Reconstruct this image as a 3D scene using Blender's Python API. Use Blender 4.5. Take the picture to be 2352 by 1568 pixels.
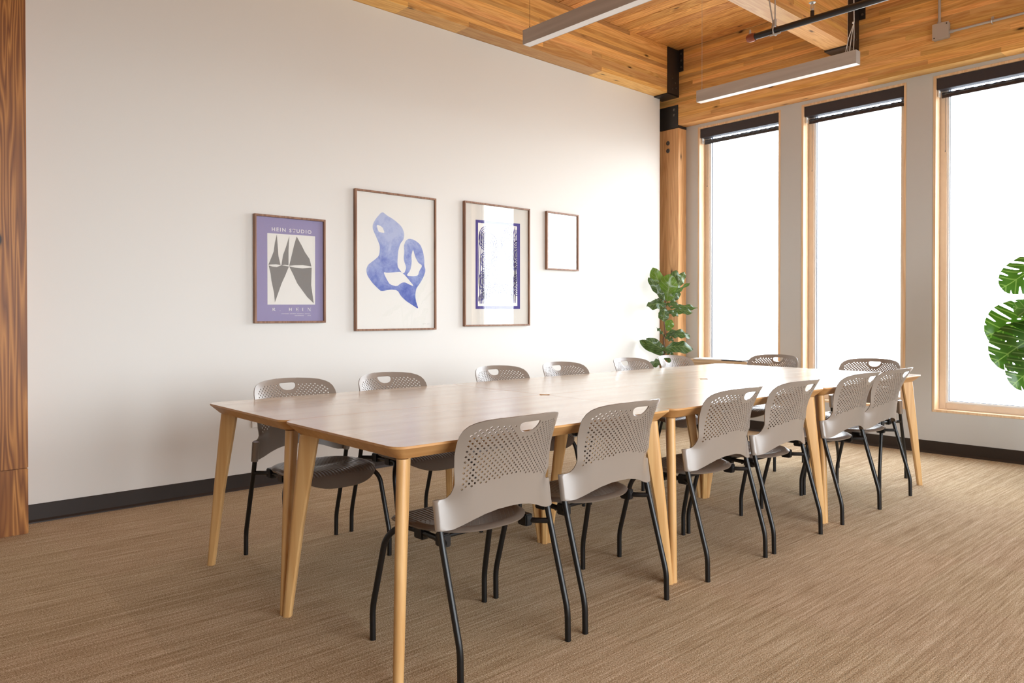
import bpy, bmesh, math, random
from mathutils import Vector, Matrix, noise
from mathutils.geometry import delaunay_2d_cdt
R = random.Random(7)
C = bpy.context.scene.collection
for o in list(bpy.data.objects):
    bpy.data.objects.remove(o, do_unlink=True)

# ------------------------------------------------------------------ camera
YAW, PITCH, ROLL = 0.833368, 0.0086057, -0.00053078
fw = Vector((-math.sin(YAW)*math.cos(PITCH), math.cos(YAW)*math.cos(PITCH), -math.sin(PITCH)))
rt = Vector((math.cos(YAW), math.sin(YAW), 0)); up = rt.cross(fw)
r2 = rt*math.cos(ROLL) + up*math.sin(ROLL); u2 = -rt*math.sin(ROLL) + up*math.cos(ROLL)
cd = bpy.data.cameras.new('camera'); cam = bpy.data.objects.new('camera', cd); C.objects.link(cam)
mm = Matrix((r2, u2, -fw)).transposed().to_4x4(); mm.translation = Vector((4.81536, -6.72177, 1.14001))
cam.matrix_world = mm
cd.sensor_width = 36; cd.lens = 1724.166/2352*36; cd.shift_y = -45.925/2352; cd.clip_start = 0.05
bpy.context.scene.camera = cam

# ------------------------------------------------------------------ world, light, exposure
SKY = 18.5
W = bpy.data.worlds.new('overcast_sky'); bpy.context.scene.world = W; W.use_nodes = True
bg = W.node_tree.nodes['Background']; bg.inputs[0].default_value = (0.93, 0.97, 1.0, 1); bg.inputs[1].default_value = SKY
# bright overcast sky above the horizon, pale ground far below it
_nt = W.node_tree; _tc = _nt.nodes.new('ShaderNodeTexCoord'); _sp = _nt.nodes.new('ShaderNodeSeparateXYZ'); _rp = _nt.nodes.new('ShaderNodeValToRGB')
_nt.links.new(_tc.outputs['Generated'], _sp.inputs[0]); _mr = _nt.nodes.new('ShaderNodeMapRange'); _mr.inputs[1].default_value = -1; _mr.inputs[2].default_value = 1
_nt.links.new(_sp.outputs[2], _mr.inputs[0]); _nt.links.new(_mr.outputs[0], _rp.inputs[0]); _nt.links.new(_rp.outputs[0], bg.inputs[0])
_e = _rp.color_ramp.elements; _e[0].position = .47; _e[0].color = (.30, .30, .30, 1); _e[1].position = .52; _e[1].color = (.93, .97, 1.02, 1)
_q = _rp.color_ramp.elements.new(.72); _q.color = (.56, .60, .65, 1); _q = _rp.color_ramp.elements.new(1.0); _q.color = (.36, .40, .45, 1)
vs = bpy.context.scene.view_settings
vs.view_transform = 'Standard'; vs.look = 'None'; vs.gamma = 1; vs.exposure = 0.0
try: vs.use_curve_mapping = False
except Exception: pass
PITCHW = 1.13025; WX0 = .3063; WW = .9217; WZ0, WZ1 = .342, 3.096; NWIN = 3
def portal(x0, x1, y, z0, z1):
    l = bpy.data.lights.new('window_portal', 'AREA'); l.shape = 'RECTANGLE'; l.size = x1-x0; l.size_y = z1-z0
    l.cycles.is_portal = True
    o = bpy.data.objects.new('window_portal', l); C.objects.link(o)
    o.location = ((x0+x1)/2, y, (z0+z1)/2); o.rotation_euler = (-math.pi/2, 0, 0); return o
for i in range(NWIN):
    portal(WX0+PITCHW*i+.02, WX0+PITCHW*i+WW-.02, .2, WZ0+.02, WZ1-.02)

for yc_ in (-2.0, -3.45, -4.9, -6.35):
    l_ = portal(0, 1.3, 0, WZ0, WZ1); l_.location = (8.38, yc_, (WZ0+WZ1)/2); l_.rotation_euler = (math.pi/2, 0, math.pi/2)

# ------------------------------------------------------------------ materials
def lin(c):
    return tuple((x/255/12.92 if x/255 <= .04045 else ((x/255+.055)/1.055)**2.4) for x in c) + (1,)
class Mat:
    def __init__(s, name, col=(200,200,200), rough=.5, metal=0, spec=.5):
        s.m = bpy.data.materials.new(name); s.m.use_nodes = True; s.nt = s.m.node_tree
        s.b = s.nt.nodes['Principled BSDF']; s.b.inputs['Base Color'].default_value = lin(col)
        s.b.inputs['Roughness'].default_value = rough; s.b.inputs['Metallic'].default_value = metal
        s.b.inputs['Specular IOR Level'].default_value = spec
    def n(s, t, **k):
        nd = s.nt.nodes.new(t)
        for a, v in k.items(): setattr(nd, a, v)
        return nd
    def l(s, a, b): s.nt.links.new(a, b)
    def coords(s, scale=(1,1,1), kind='Object', rnd=True, rot=(0,0,0)):
        tc = s.n('ShaderNodeTexCoord'); out = tc.outputs[kind]
        if rnd:
            oi = s.n('ShaderNodeObjectInfo'); mu = s.n('ShaderNodeMath', operation='MULTIPLY'); mu.inputs[1].default_value = 37.0
            s.l(oi.outputs['Random'], mu.inputs[0]); ad = s.n('ShaderNodeVectorMath', operation='ADD')
            s.l(out, ad.inputs[0]); s.l(mu.outputs[0], ad.inputs[1]); out = ad.outputs[0]
        mp = s.n('ShaderNodeMapping'); mp.inputs['Scale'].default_value = scale; mp.inputs['Rotation'].default_value = rot
        s.l(out, mp.inputs[0]); return mp.outputs[0]
    def noise(s, vec, scale=1, detail=3, rough=.5, dist=0):
        nd = s.n('ShaderNodeTexNoise'); nd.inputs['Scale'].default_value = scale; nd.inputs['Detail'].default_value = detail
        nd.inputs['Roughness'].default_value = rough; nd.inputs['Distortion'].default_value = dist; s.l(vec, nd.inputs['Vector']); return nd.outputs['Fac']
    def ramp(s, fac, stops):
        nd = s.n('ShaderNodeValToRGB'); e = nd.color_ramp.elements
        while len(e) < len(stops): e.new(.5)
        for el, (p, c) in zip(e, stops): el.position = p; el.color = lin(c) if len(c) == 3 else c
        s.l(fac, nd.inputs[0]); return nd.outputs[0]
    def mix(s, fac, a, b, mode='MIX'):
        nd = s.n('ShaderNodeMix', data_type='RGBA', blend_type=mode)
        for sock, v in ((nd.inputs[0], fac), (nd.inputs[6], a), (nd.inputs[7], b)):
            if hasattr(v, 'node'): s.l(v, sock)
            elif isinstance(v, (int, float)): sock.default_value = v
            else: sock.default_value = lin(v) if len(v) == 3 else v
        return nd.outputs[2]
    def math(s, op, a, b=None, c=None):
        nd = s.n('ShaderNodeMath', operation=op)
        for i, v in enumerate((a, b, c)):
            if v is None: continue
            if hasattr(v, 'node'): s.l(v, nd.inputs[i])
            else: nd.inputs[i].default_value = v
        return nd.outputs[0]
    def bump(s, h, strength=.2, dist=.002):
        nd = s.n('ShaderNodeBump'); nd.inputs['Strength'].default_value = strength; nd.inputs['Distance'].default_value = dist
        s.l(h, nd.inputs['Height']); s.l(nd.outputs[0], s.b.inputs['Normal'])
    def col(s, c): s.l(c, s.b.inputs['Base Color'])
WHITE1 = (1,1,1,1)
def wood(name, light, dark, axis='Y', rough=.45, ring=1.0, tint=True, knots=True, contrast=.5, spec=.4, freq=1.0):
    m = Mat(name, light, rough, spec=spec)
    st = {'X': (.06,1,1), 'Y': (1,.06,1), 'Z': (1,1,.06)}[axis]
    v = m.coords(tuple(a*22*freq for a in st))
    warp = m.noise(v, .55, 2, .5, .3)
    sc = m.math('MULTIPLY', warp, 26*ring)
    band = m.math('PINGPONG', sc, 1.0)
    fine = m.noise(m.coords(tuple(a*260 for a in {'X': (.01,1,1), 'Y': (1,.01,1), 'Z': (1,1,.01)}[axis])), 1, 2)
    f = m.math('MULTIPLY_ADD', band, contrast, m.math('MULTIPLY', fine, .35))
    c = m.ramp(f, [(.12, light), (.55, tuple((a+b)/2 for a, b in zip(light, dark))), (.95, dark)])
    if knots:
        kv = m.coords(tuple(a*6.5 for a in {'X': (.45,1.3,1.3), 'Y': (1.3,.45,1.3), 'Z': (1.3,1.3,.45)}[axis]))
        vo = m.n('ShaderNodeTexVoronoi'); vo.inputs['Scale'].default_value = 1; m.l(kv, vo.inputs['Vector'])
        k = m.ramp(vo.outputs['Distance'], [(.05, WHITE1), (.10, (.3,.3,.3,1)), (.17, (0,0,0,1))])
        c = m.mix(k, c, tuple(x*.45 for x in dark))
    if tint:
        oi = m.n('ShaderNodeObjectInfo'); c = m.mix(1.0, c, oi.outputs['Color'], 'MULTIPLY')
    m.col(c); m.bump(f, .12, .001); return m.m
def flat(name, col, rough=.5, metal=0, spec=.5, grain=0.0, gs=60):
    m = Mat(name, col, rough, metal, spec)
    if grain:
        f = m.noise(m.coords((gs,gs,gs), rnd=False), 1, 3)
        m.col(m.mix(m.math('MULTIPLY', f, grain), col, tuple(x*.75 for x in col))); m.bump(f, .08, .001)
    return m.m
def glassy(name, tint=(1,1,1,1), rough=0.0, ior=1.5):
    m = bpy.data.materials.new(name); m.use_nodes = True; nt = m.node_tree; nt.nodes.clear()
    o = nt.nodes.new('ShaderNodeOutputMaterial'); mx = nt.nodes.new('ShaderNodeMixShader'); lw = nt.nodes.new('ShaderNodeLayerWeight'); lw.inputs[0].default_value = .5; pw_ = nt.nodes.new('ShaderNodeMath'); pw_.operation = 'POWER'; pw_.inputs[1].default_value = 5
    f = nt.nodes.new('ShaderNodeMath'); f.operation = 'MULTIPLY_ADD'; f0 = ((ior-1)/(ior+1))**2; f.inputs[1].default_value = 1-f0; f.inputs[2].default_value = f0
    nt.links.new(lw.outputs['Facing'], pw_.inputs[0]); nt.links.new(pw_.outputs[0], f.inputs[0])
    t = nt.nodes.new('ShaderNodeBsdfTransparent'); t.inputs[0].default_value = tint; g = nt.nodes.new('ShaderNodeBsdfGlossy'); g.inputs['Roughness'].default_value = rough
    nt.links.new(f.outputs[0], mx.inputs[0]); nt.links.new(t.outputs[0], mx.inputs[1]); nt.links.new(g.outputs[0], mx.inputs[2]); nt.links.new(mx.outputs[0], o.inputs[0]); return m

GL_L, GL_D = (244,196,126), (198,134,70)
glX = wood('glulam_fir_x', GL_L, GL_D, 'X', ring=.8, contrast=.4)
glY = wood('glulam_fir_y', GL_L, GL_D, 'Y', ring=.8, contrast=.4)
deckX = wood('deck_fir', (246,190,118), (186,118,58), 'X', ring=1.0, contrast=.6)
colZ = wood('column_fir', (210,146,76), (108,54,12), 'Z', ring=1.0, contrast=.62, freq=.8)
colfar = wood('column_fir_pale', (226,178,126), (184,128,78), 'Z', ring=.8, contrast=.45)
trimW = wood('window_trim_fir', (234,204,168), (204,160,114), 'Z', ring=.6, knots=False, contrast=.4, tint=False)
sashW = flat('sash_fir_lacquered', (226,206,184), .45, grain=.25, gs=25)
legW = wood('table_leg_ash', (214,172,116), (186,134,76), 'Z', rough=.35, ring=.35, knots=False, contrast=.35, tint=False)
edgeW = wood('table_edge_ash', (208,160,104), (180,124,70), 'Y', rough=.35, ring=.35, knots=False, contrast=.35, tint=False)
consW = wood('console_oak', (214,184,146), (176,138,98), 'X', ring=.4, knots=False, contrast=.4, tint=False)
frameW = wood('picture_frame_walnut', (158,118,92), (112,76,54), 'Z', ring=.7, knots=False, contrast=.6, tint=False)
# table top veneer: long pale bands along the table
def veneer():
    m = Mat('tabletop_ash_veneer', (205,180,155), .27, spec=.6)
    a = m.noise(m.coords((9,.35,1)), 1, 1.5, .5); b = m.noise(m.coords((60,1.2,1)), 1, 3, .6)
    f = m.math('MULTIPLY_ADD', a, .75, m.math('MULTIPLY', b, .3))
    m.col(m.ramp(f, [(.30, (252,244,230)), (.52, (245,233,214)), (.72, (230,214,193))]))
    r = m.math('MULTIPLY_ADD', b, .08, .22); m.l(r, m.b.inputs['Roughness']); m.bump(b, .03, .0005); m.b.inputs['Coat Weight'].default_value = .7; m.b.inputs['Coat Roughness'].default_value = .22; return m.m
topM = veneer()
def carpet():
    m = Mat('carpet_tile_loop', (165,145,122), .95, spec=.1)
    tc = m.n('ShaderNodeNewGeometry')
    def mp(s):
        q = m.n('ShaderNodeMapping'); q.inputs['Scale'].default_value = s; m.l(tc.outputs['Position'], q.inputs[0]); return q.outputs[0]
    a = m.noise(mp((125, 5, 1)), 1, 2, .6); b = m.noise(mp((240, 170, 1)), 1, 2, .7); c = m.noise(mp((95, .6, 1)), 1, 1, .5)
    d = m.noise(mp((250, 250, 1)), 1, 2, .6)
    f = m.math('ADD', m.math('MULTIPLY', a, .20), m.math('ADD', m.math('MULTIPLY', b, .42), m.math('ADD', m.math('MULTIPLY', c, .15), m.math('MULTIPLY', d, .40))))
    cc = m.ramp(f, [(.43, (112,86,58)), (.54, (166,141,109)), (.62, (196,173,142)), (.72, (236,220,196))])
    oi = m.n('ShaderNodeObjectInfo'); m.col(m.mix(1.0, cc, oi.outputs['Color'], 'MULTIPLY'))
    m.bump(f, .7, .004); return m.m
carpM = carpet()
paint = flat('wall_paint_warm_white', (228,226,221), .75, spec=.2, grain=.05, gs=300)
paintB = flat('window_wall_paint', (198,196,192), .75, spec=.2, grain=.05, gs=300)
baseM = flat('rubber_base_dark_brown', (44,34,28), .45, spec=.4)
steel = flat('black_steel', (42,38,37), .42, spec=.5, grain=.6, gs=30)
boltM = flat('bolt_steel', (120,116,112), .35, .8)
pipeM = flat('black_iron_pipe', (30,28,30), .32, spec=.6)
zinc = flat('zinc_plated', (186,184,180), .4, .35)
copper = flat('copper_red_primer', (150,84,62), .3, .5)
fixM = wood('fixture_greywash', (196,186,176), (172,160,150), 'X', ring=.3, knots=False, contrast=.5, tint=False)
fixM.node_tree.nodes['Principled BSDF'].inputs['Metallic'].default_value = .0
diffM = flat('fixture_diffuser_acrylic', (245,243,242), .4)
blindM = flat('blind_fascia_charcoal', (52,48,54), .5, grain=.2, gs=200)
hemM = flat('blind_hem_gloss', (40,42,50), .2, spec=.7)
shadeM = glassy('blind_mesh_fabric', (.80,.83,.88,1), .4, 1.2)
whiteP = flat('white_plastic', (235,232,226), .4)
beadM = flat('glazing_bead_white', (232,228,224), .4)
gasket = flat('gasket_dark', (46,44,52), .5)
glassM = glassy('window_glass', (.97,.98,.98,1))
picglass = glassy('picture_glass', (.99,.99,.99,1))
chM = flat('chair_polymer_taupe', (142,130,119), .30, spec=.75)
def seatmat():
    m = Mat('chair_seat_polymer_shaded', (112,99,88), .30, spec=.7)  # darker base than the backrest: shade on the seats put into the colour
    tc = m.n('ShaderNodeTexCoord'); sx = m.n('ShaderNodeSeparateXYZ'); m.l(tc.outputs['Object'], sx.inputs[0])
    s = m.math('SINE', m.math('MULTIPLY', sx.outputs[1], 2*math.pi/.017))
    gate = m.math('MULTIPLY', m.math('GREATER_THAN', sx.outputs[0], .05), m.math('LESS_THAN', sx.outputs[0], .235))
    m.bump(m.math('MULTIPLY', s, gate), .8, .0025); return m.m
seatM = seatmat()
blk = flat('black_powder_coat', (11,9,9), .38, spec=.5)
potM = flat('plant_pot_sage', (150,152,132), .6, grain=.2, gs=40)
soilM = flat('potting_soil', (60,44,32), .95, grain=.8, gs=120)
stemM = flat('woody_stem', (112,84,62), .8, grain=.7, gs=150)
def leafmat(name, dark, light, vein, gloss=.3, trans=.35, mw=.022, sf=42.0):
    m = Mat(name, dark, gloss, spec=.5)
    uv = m.n('ShaderNodeTexCoord'); sx = m.n('ShaderNodeSeparateXYZ'); m.l(uv.outputs['UV'], sx.inputs[0])
    side = m.math('ABSOLUTE', m.math('SUBTRACT', sx.outputs[0], .5))
    mid = m.math('LESS_THAN', side, mw)
    sv = m.math('SINE', m.math('MULTIPLY', m.math('SUBTRACT', sx.outputs[1], m.math('MULTIPLY', side, .55)), sf))
    sv = m.math('GREATER_THAN', sv, .90)
    f = m.math('MAXIMUM', mid, m.math('MULTIPLY', sv, .7))
    oi = m.n('ShaderNodeObjectInfo'); base = m.mix(1.0, m.mix(m.noise(m.coords((14,14,14)), 1, 2), dark, light), oi.outputs['Color'], 'MULTIPLY')
    c = m.mix(f, base, vein); m.col(c); m.bump(f, .5, .003)
    tr = m.n('ShaderNodeBsdfTranslucent'); m.l(m.mix(1.0, c, (.85,1.0,.35,1), 'MULTIPLY'), tr.inputs[0])
    mx = m.n('ShaderNodeMixShader'); mx.inputs[0].default_value = trans
    out = [n for n in m.nt.nodes if n.type == 'OUTPUT_MATERIAL'][0]
    m.l(m.b.outputs[0], mx.inputs[1]); m.l(tr.outputs[0], mx.inputs[2]); m.l(mx.outputs[0], out.inputs[0]); return m.m
figM = leafmat('fig_leaf', (62,80,50), (94,114,68), (132,148,100), .24, .3)
monM = leafmat('monstera_leaf', (52,84,40), (80,118,56), (122,150,92), .26, .4, .010, 36.0)

# ------------------------------------------------------------------ object helpers
def setp(o, label=None, cat=None, group=None, kind=None):
    if label: o['label'] = label
    if cat: o['category'] = cat
    if group: o['group'] = group
    if kind: o['kind'] = kind
    return o
def empty(name, loc=(0,0,0), rz=0, **k):
    o = bpy.data.objects.new(name, None); C.objects.link(o); o.location = loc; o.rotation_euler = (0,0,rz); o.empty_display_size = .1
    return setp(o, **k)
def link(name, me, mat=None, parent=None, loc=None, **k):
    o = bpy.data.objects.new(name, me); C.objects.link(o)
    if mat is not None and not me.materials:
        for q in (mat if isinstance(mat, (list, tuple)) else [mat]): me.materials.append(q)
    if parent is not None: o.parent = parent
    if loc is not None: o.location = loc
    return setp(o, **k)
def mesh(name, verts, faces, smooth=False, mats=None):
    me = bpy.data.meshes.new(name); me.from_pydata([tuple(v) for v in verts], [], faces); me.validate()
    bm = bmesh.new(); bm.from_mesh(me); bmesh.ops.recalc_face_normals(bm, faces=bm.faces); bm.to_mesh(me); bm.free()
    if smooth:
        for p in me.polygons: p.use_smooth = True
    me.update(); return me
class MB:
    """collects shapes into one mesh"""
    def __init__(s): s.v = []; s.f = []; s.mi = []
    def add(s, vs, fs, mi=0):
        k = len(s.v); s.v += [tuple(v) for v in vs]; s.f += [tuple(i+k for i in f) for f in fs]; s.mi += [mi]*len(fs)
    def box(s, x0, x1, y0, y1, z0, z1, mi=0):
        s.add([(x0,y0,z0),(x1,y0,z0),(x1,y1,z0),(x0,y1,z0),(x0,y0,z1),(x1,y0,z1),(x1,y1,z1),(x0,y1,z1)],
              [(0,3,2,1),(4,5,6,7),(0,1,5,4),(1,2,6,5),(2,3,7,6),(3,0,4,7)], mi)
    def cyl(s, a, b, r, n=16, r1=None, mi=0):
        s.tube([a, b], [r, r if r1 is None else r1], n, mi)
    def tube(s, pts, rad, n=12, mi=0, cap=True):
        pts = [Vector(p) for p in pts]; m = len(pts)
        rad = rad if isinstance(rad, (list, tuple)) else [rad]*m
        t0 = (pts[1]-pts[0]).normalized(); a = t0.orthogonal().normalized(); vs = []
        for i in range(m):
            t = (pts[min(i+1,m-1)]-pts[max(i-1,0)]).normalized()
            a = (a - t*a.dot(t)).normalized(); b = t.cross(a)
            for k in range(n):
                q = 2*math.pi*k/n; vs.append(pts[i] + (a*math.cos(q)+b*math.sin(q))*rad[i])
        fs = [(i*n+k, i*n+(k+1)%n, (i+1)*n+(k+1)%n, (i+1)*n+k) for i in range(m-1) for k in range(n)]
        if cap: fs += [tuple(reversed(range(n))), tuple(range((m-1)*n, m*n))]
        s.add(vs, fs, mi)
    def lathe(s, prof, c=(0,0,0), n=32, mi=0):
        vs = [(c[0]+r*math.cos(2*math.pi*k/n), c[1]+r*math.sin(2*math.pi*k/n), c[2]+z) for r, z in prof for k in range(n)]
        fs = [(i*n+k, i*n+(k+1)%n, (i+1)*n+(k+1)%n, (i+1)*n+k) for i in range(len(prof)-1) for k in range(n)]
        fs += [tuple(reversed(range(n))), tuple(range((len(prof)-1)*n, len(prof)*n))]
        s.add(vs, fs, mi)
    def mesh(s, name, smooth=False, bevel=0, seg=2, ang=35):
        me = bpy.data.meshes.new(name); me.from_pydata(s.v, [], s.f)
        me.polygons.foreach_set('material_index', s.mi)
        bm = bmesh.new(); bm.from_mesh(me); bmesh.ops.recalc_face_normals(bm, faces=bm.faces)
        if bevel:
            ed = [e for e in bm.edges if len(e.link_faces) == 2 and e.calc_face_angle(0) > .6]
            bmesh.ops.bevel(bm, geom=ed, offset=bevel, segments=seg, affect='EDGES', clamp_overlap=True)
        bm.to_mesh(me); bm.free()
        if smooth or bevel:
            me.shade_smooth(); me.set_sharp_from_angle(angle=math.radians(ang))
        return me
    def obj(s, name, mat, parent=None, smooth=False, bevel=0, seg=2, ang=35, loc=None, **k):
        return link(name, s.mesh(name, smooth, bevel, seg, ang), mat, parent, loc, **k)
def box_obj(name, x0, x1, y0, y1, z0, z1, mat, parent=None, bevel=0, color=None, **k):
    b = MB(); b.box(-(x1-x0)/2, (x1-x0)/2, -(y1-y0)/2, (y1-y0)/2, -(z1-z0)/2, (z1-z0)/2)
    o = b.obj(name, mat, parent, bevel=bevel, seg=1, loc=((x0+x1)/2, (y0+y1)/2, (z0+z1)/2), **k)
    if color: o.color = color
    return o
def fillet(pts, rad, n=5):
    pts = [Vector(p) for p in pts]; out = [pts[0]]
    rad = rad if isinstance(rad, (list, tuple)) else [rad]*(len(pts)-2)
    for i in range(1, len(pts)-1):
        p, a, b = pts[i], pts[i-1], pts[i+1]; da = (a-p); db = (b-p)
        d = min(rad[i-1], da.length*.49, db.length*.49); s0 = p+da.normalized()*d; s1 = p+db.normalized()*d
        for k in range(n+1):
            t = k/n; out.append(s0*(1-t)**2 + p*2*t*(1-t) + s1*t*t)
    out.append(pts[-1]); return out

# ------------------------------------------------------------------ setting: floor, walls, ceiling
XR, YF, ZC = 8.2, -12.0, 3.90
b = MB(); b.box(-.3, XR, YF, .25, -.06, -.008); floor = b.obj('floor', baseM, kind='structure')
TL = .61; oy = -3.445
tile = MB(); tile.box(-TL/2+.00015, TL/2-.00015, -TL/2+.00015, TL/2-.00015, -.0085, 0); tile_me = tile.mesh('carpet_tile')
yy = oy + TL*5 + TL/2
while yy > -9.2:
    for i in range(14):
        x = -.02 + TL*(i+.5)
        if yy + TL/2 > .02 + TL: continue
        if yy > .3: continue
        o = link('carpet_tile', tile_me, carpM, floor, loc=(x, yy, 0)); v = R.uniform(.95, 1.04); o.color = (v, v*R.uniform(.985,1.01), v*.99, 1)
    yy -= TL
b = MB(); b.box(-.3, -.15, YF, .25, 0, 4.1); b.box(-.15, 0, YF, -.245, 0, 3.42); b.obj('wall_left', paint, kind='structure')
# unseen side windows, their number and spacing set to fill the room with light
SIDE = [(-1.35-1.45*k-1.3, -1.35-1.45*k) for k in range(4)]; FRONT = []
def pierced(name, wins, lo, hi, put):
    b = MB(); prev = lo
    for a, c in sorted(wins):
        put(b, prev, a, 0, 4.1); put(b, a, c, 0, WZ0); put(b, a, c, WZ1, 4.1); prev = c
    put(b, prev, hi, 0, 4.1); b.obj(name, paint, kind='structure')
pierced('wall_right', SIDE, YF, .25, lambda b, a, c, z0, z1: b.box(XR, XR+.2, a, c, z0, z1))
pierced('wall_front', FRONT, -.3, XR, lambda b, a, c, z0, z1: b.box(a, c, YF-.2, YF, z0, z1))
b = MB(); xs = [-.15]
for i in range(NWIN): xs += [WX0+PITCHW*i, WX0+PITCHW*i+WW]
xs.append(XR)
for i in range(0, len(xs), 2): b.box(xs[i], xs[i+1], 0, .25, 0, 4.1)
for i in range(NWIN):
    b.box(WX0+PITCHW*i, WX0+PITCHW*i+WW, 0, .25, 0, WZ0); b.box(WX0+PITCHW*i, WX0+PITCHW*i+WW, 0, .25, WZ1, 4.1)
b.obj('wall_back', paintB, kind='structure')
def baseboard(name, pts, inward):
    me = MB(); h = .102
    for (a, c), nrm in zip(pts, inward):
        a = Vector(a); c = Vector(c); n = Vector(nrm)
        prof = [(0,0),(.016,0),(.014,.006),(.006,.018),(.005,h-.003),(.003,h),(0,h)]
        vs = [a+n*p+Vector((0,0,z)) for p, z in prof]+[c+n*p+Vector((0,0,z)) for p, z in prof]; k = len(prof)
        me.add(vs, [(i, (i+1)%k, k+(i+1)%k, k+i) for i in range(k)]+[tuple(range(k)), tuple(reversed(range(k,2*k)))])
    me.obj(name, baseM, kind='structure')
baseboard('baseboard_left', [((0,-.245,0),(0,-5.955,0)), ((0,-6.205,0),(0,YF,0))], [(1,0,0),(1,0,0)])
baseboard('baseboard_back', [((.168,0,0),(XR,0,0))], [(0,-1,0)])
# ceiling slab with its deck planks
b = MB(); b.box(-.3, XR, YF, .25, ZC+.028, 4.1); ceil = b.obj('ceiling', steel, kind='structure')
y = -.02; pw = .137
while y > YF+.2:
    cuts = [-.14, R.uniform(1.5, 6.5), XR]
    for a, c in zip(cuts, cuts[1:]):
        dz = R.uniform(0, .0025); v = R.uniform(.72, 1.08)
        box_obj('plank', a+.001, c-.001, y-pw+.0025, y-.0025, ZC+dz, ZC+.027, deckX, ceil, bevel=.003, color=(v, v*R.uniform(.93,1.02), v*R.uniform(.85,1.0), 1))
    y -= pw

# ------------------------------------------------------------------ glulam beams and columns
def glulam(x0, x1, y0, y1, z0, z1, axis, label, segs=3, seed=1):
    rr = random.Random(seed); root = empty('glulam_beam', ((x0+x1)/2, (y0+y1)/2, z0), label=label, cat='beam', group=None)
    n = round((z1-z0)/.0387); h = (z1-z0)/n; L0, L1 = (x0, x1) if axis == 'X' else (y0, y1)
    cx, cy = (x0+x1)/2, (y0+y1)/2
    for i in range(n):
        cs = [L0] + sorted(rr.uniform(L0+.4, L1-.4) for _ in range(segs-1)) + [L1]
        for a, c in zip(cs, cs[1:]):
            if c-a < .12: continue
            v = rr.uniform(.62, 1.10); j = rr.uniform(-.0006, .0006); col = (v, v*rr.uniform(.92,1.02), v*rr.uniform(.82,1.0), 1)
            za, zb = z0+i*h-z0, z0+(i+1)*h-.0004-z0
            if axis == 'X': o = box_obj('lamella', a-cx, c-.0005-cx, y0-cy+j, y1-cy+j, za, zb, glX, root, color=col)
            else: o = box_obj('lamella', x0-cx+j, x1-cx+j, a-cy, c-.0005-cy, za, zb, glY, root, color=col)
    return root
BY = -.147; BZ = 3.126; SZ = 3.422
glulam(-.075, XR-.01, BY, -.001, BZ, ZC-.001, 'X', 'deep glulam timber beam running above the windows along the window wall', 5, 3)
glulam(-.034, .166, YF+.02, -.338, SZ, ZC-.001, 'Y', 'glulam timber beam along the top of the white picture wall', 5, 5)
glulam(1.822, 2.016, YF+.02, -.338, SZ, ZC-.001, 'Y', 'glulam cross beam hanging from the ceiling above the table behind the sprinkler pipe', 5, 8)
glulam(3.70, 3.894, YF+.02, -.338, SZ, ZC-.001, 'Y', 'glulam cross beam over the right side of the room', 5, 9)
glulam(5.58, 5.774, YF+.02, -.338, SZ, ZC-.001, 'Y', 'glulam cross beam farthest right in the room', 5, 10)
def hanger(x0, x1, label):
    t = .009; root = empty('beam_hanger', ((x0+x1)/2, -.24, SZ), label=label, cat='bracket', group='steel saddles carrying the beam ends')
    cx = (x0+x1)/2; w = (x1-x0)/2
    b = MB(); yb0, yb1 = -.345+.24, BY+.24-.001
    b.box(-w-t, -w, yb0, yb1, -t, .47); b.box(w, w+t, yb0, yb1, -t, .47); b.box(-w-t, w+t, yb0, yb1, -t*1.6, -.0005)
    b.obj('saddle', steel, root, bevel=.0015)
    for s in (-1, 1):
        b = MB(); xa, xb = sorted((s*(w+t+.0005), s*(w+t+.055))); b.box(xa, xb, yb1-.008, yb1, .25, .474); b.obj('flange', steel, root, bevel=.001)
        for q in range(3):
            b = MB(); b.cyl((s*(w+.033+t), yb1-.008, .29+q*.07), (s*(w+.033+t), yb1-.016, .29+q*.07), .011, 6); b.obj('bolt', boltM, root)
    for (yy_, zz) in ((-.03,.16),(.02,.12),(-.03,.05),(.03,.07)):
        b = MB(); b.cyl((w+t, yy_, zz), (w+t+.007, yy_, zz), .007, 6); b.obj('bolt', boltM, root)
hanger(-.034, .166, 'black steel saddle holding the beam in the wall corner')
hanger(1.822, 2.016, 'black steel saddle holding the cross beam above the pendant light near the windows')
hanger(3.70, 3.894, 'black steel saddle of the cross beam over the right side')
b = MB(); b.box(-.075, .164, BY-.006, BY-.0005, 3.10, 3.335); pl = b.obj('steel_plate', steel, bevel=.0015, label='dark steel plate with two bolts joining corner column and window beam', cat='plate')
for z in (3.29, 3.235):
    b = MB(); b.cyl((.118, BY-.006, z), (.118, BY-.011, z), .014, 20); b.cyl((.118, BY-.011, z), (.118, BY-.017, z), .0095, 6); b.obj('bolt', boltM, pl)
# corner column
cc_ = empty('timber_column', (.045, -.0735, 0), label='timber column in the far corner behind the fig plant', cat='column')
b = MB(); b.box(-.12, .119, -.073, .0725, 0, 3.097); b.obj('shaft', colfar, cc_, bevel=.004)
for z in (2.955, 2.875):
    b = MB(); b.lathe([(.023,0),(.023,.003),(.017,.004),(.017,-.004),(.012,-.003),(.012,.008)], n=20); o = b.obj('bolt', boltM, cc_, smooth=True); o.rotation_euler = (math.pi/2, 0, 0); o.location = (-.01, -.0735, z)
b = MB(); b.box(-.1, .119, -.0745, .072, 3.098, 3.124); b.obj('bearing_plate', steel, cc_)
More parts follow.
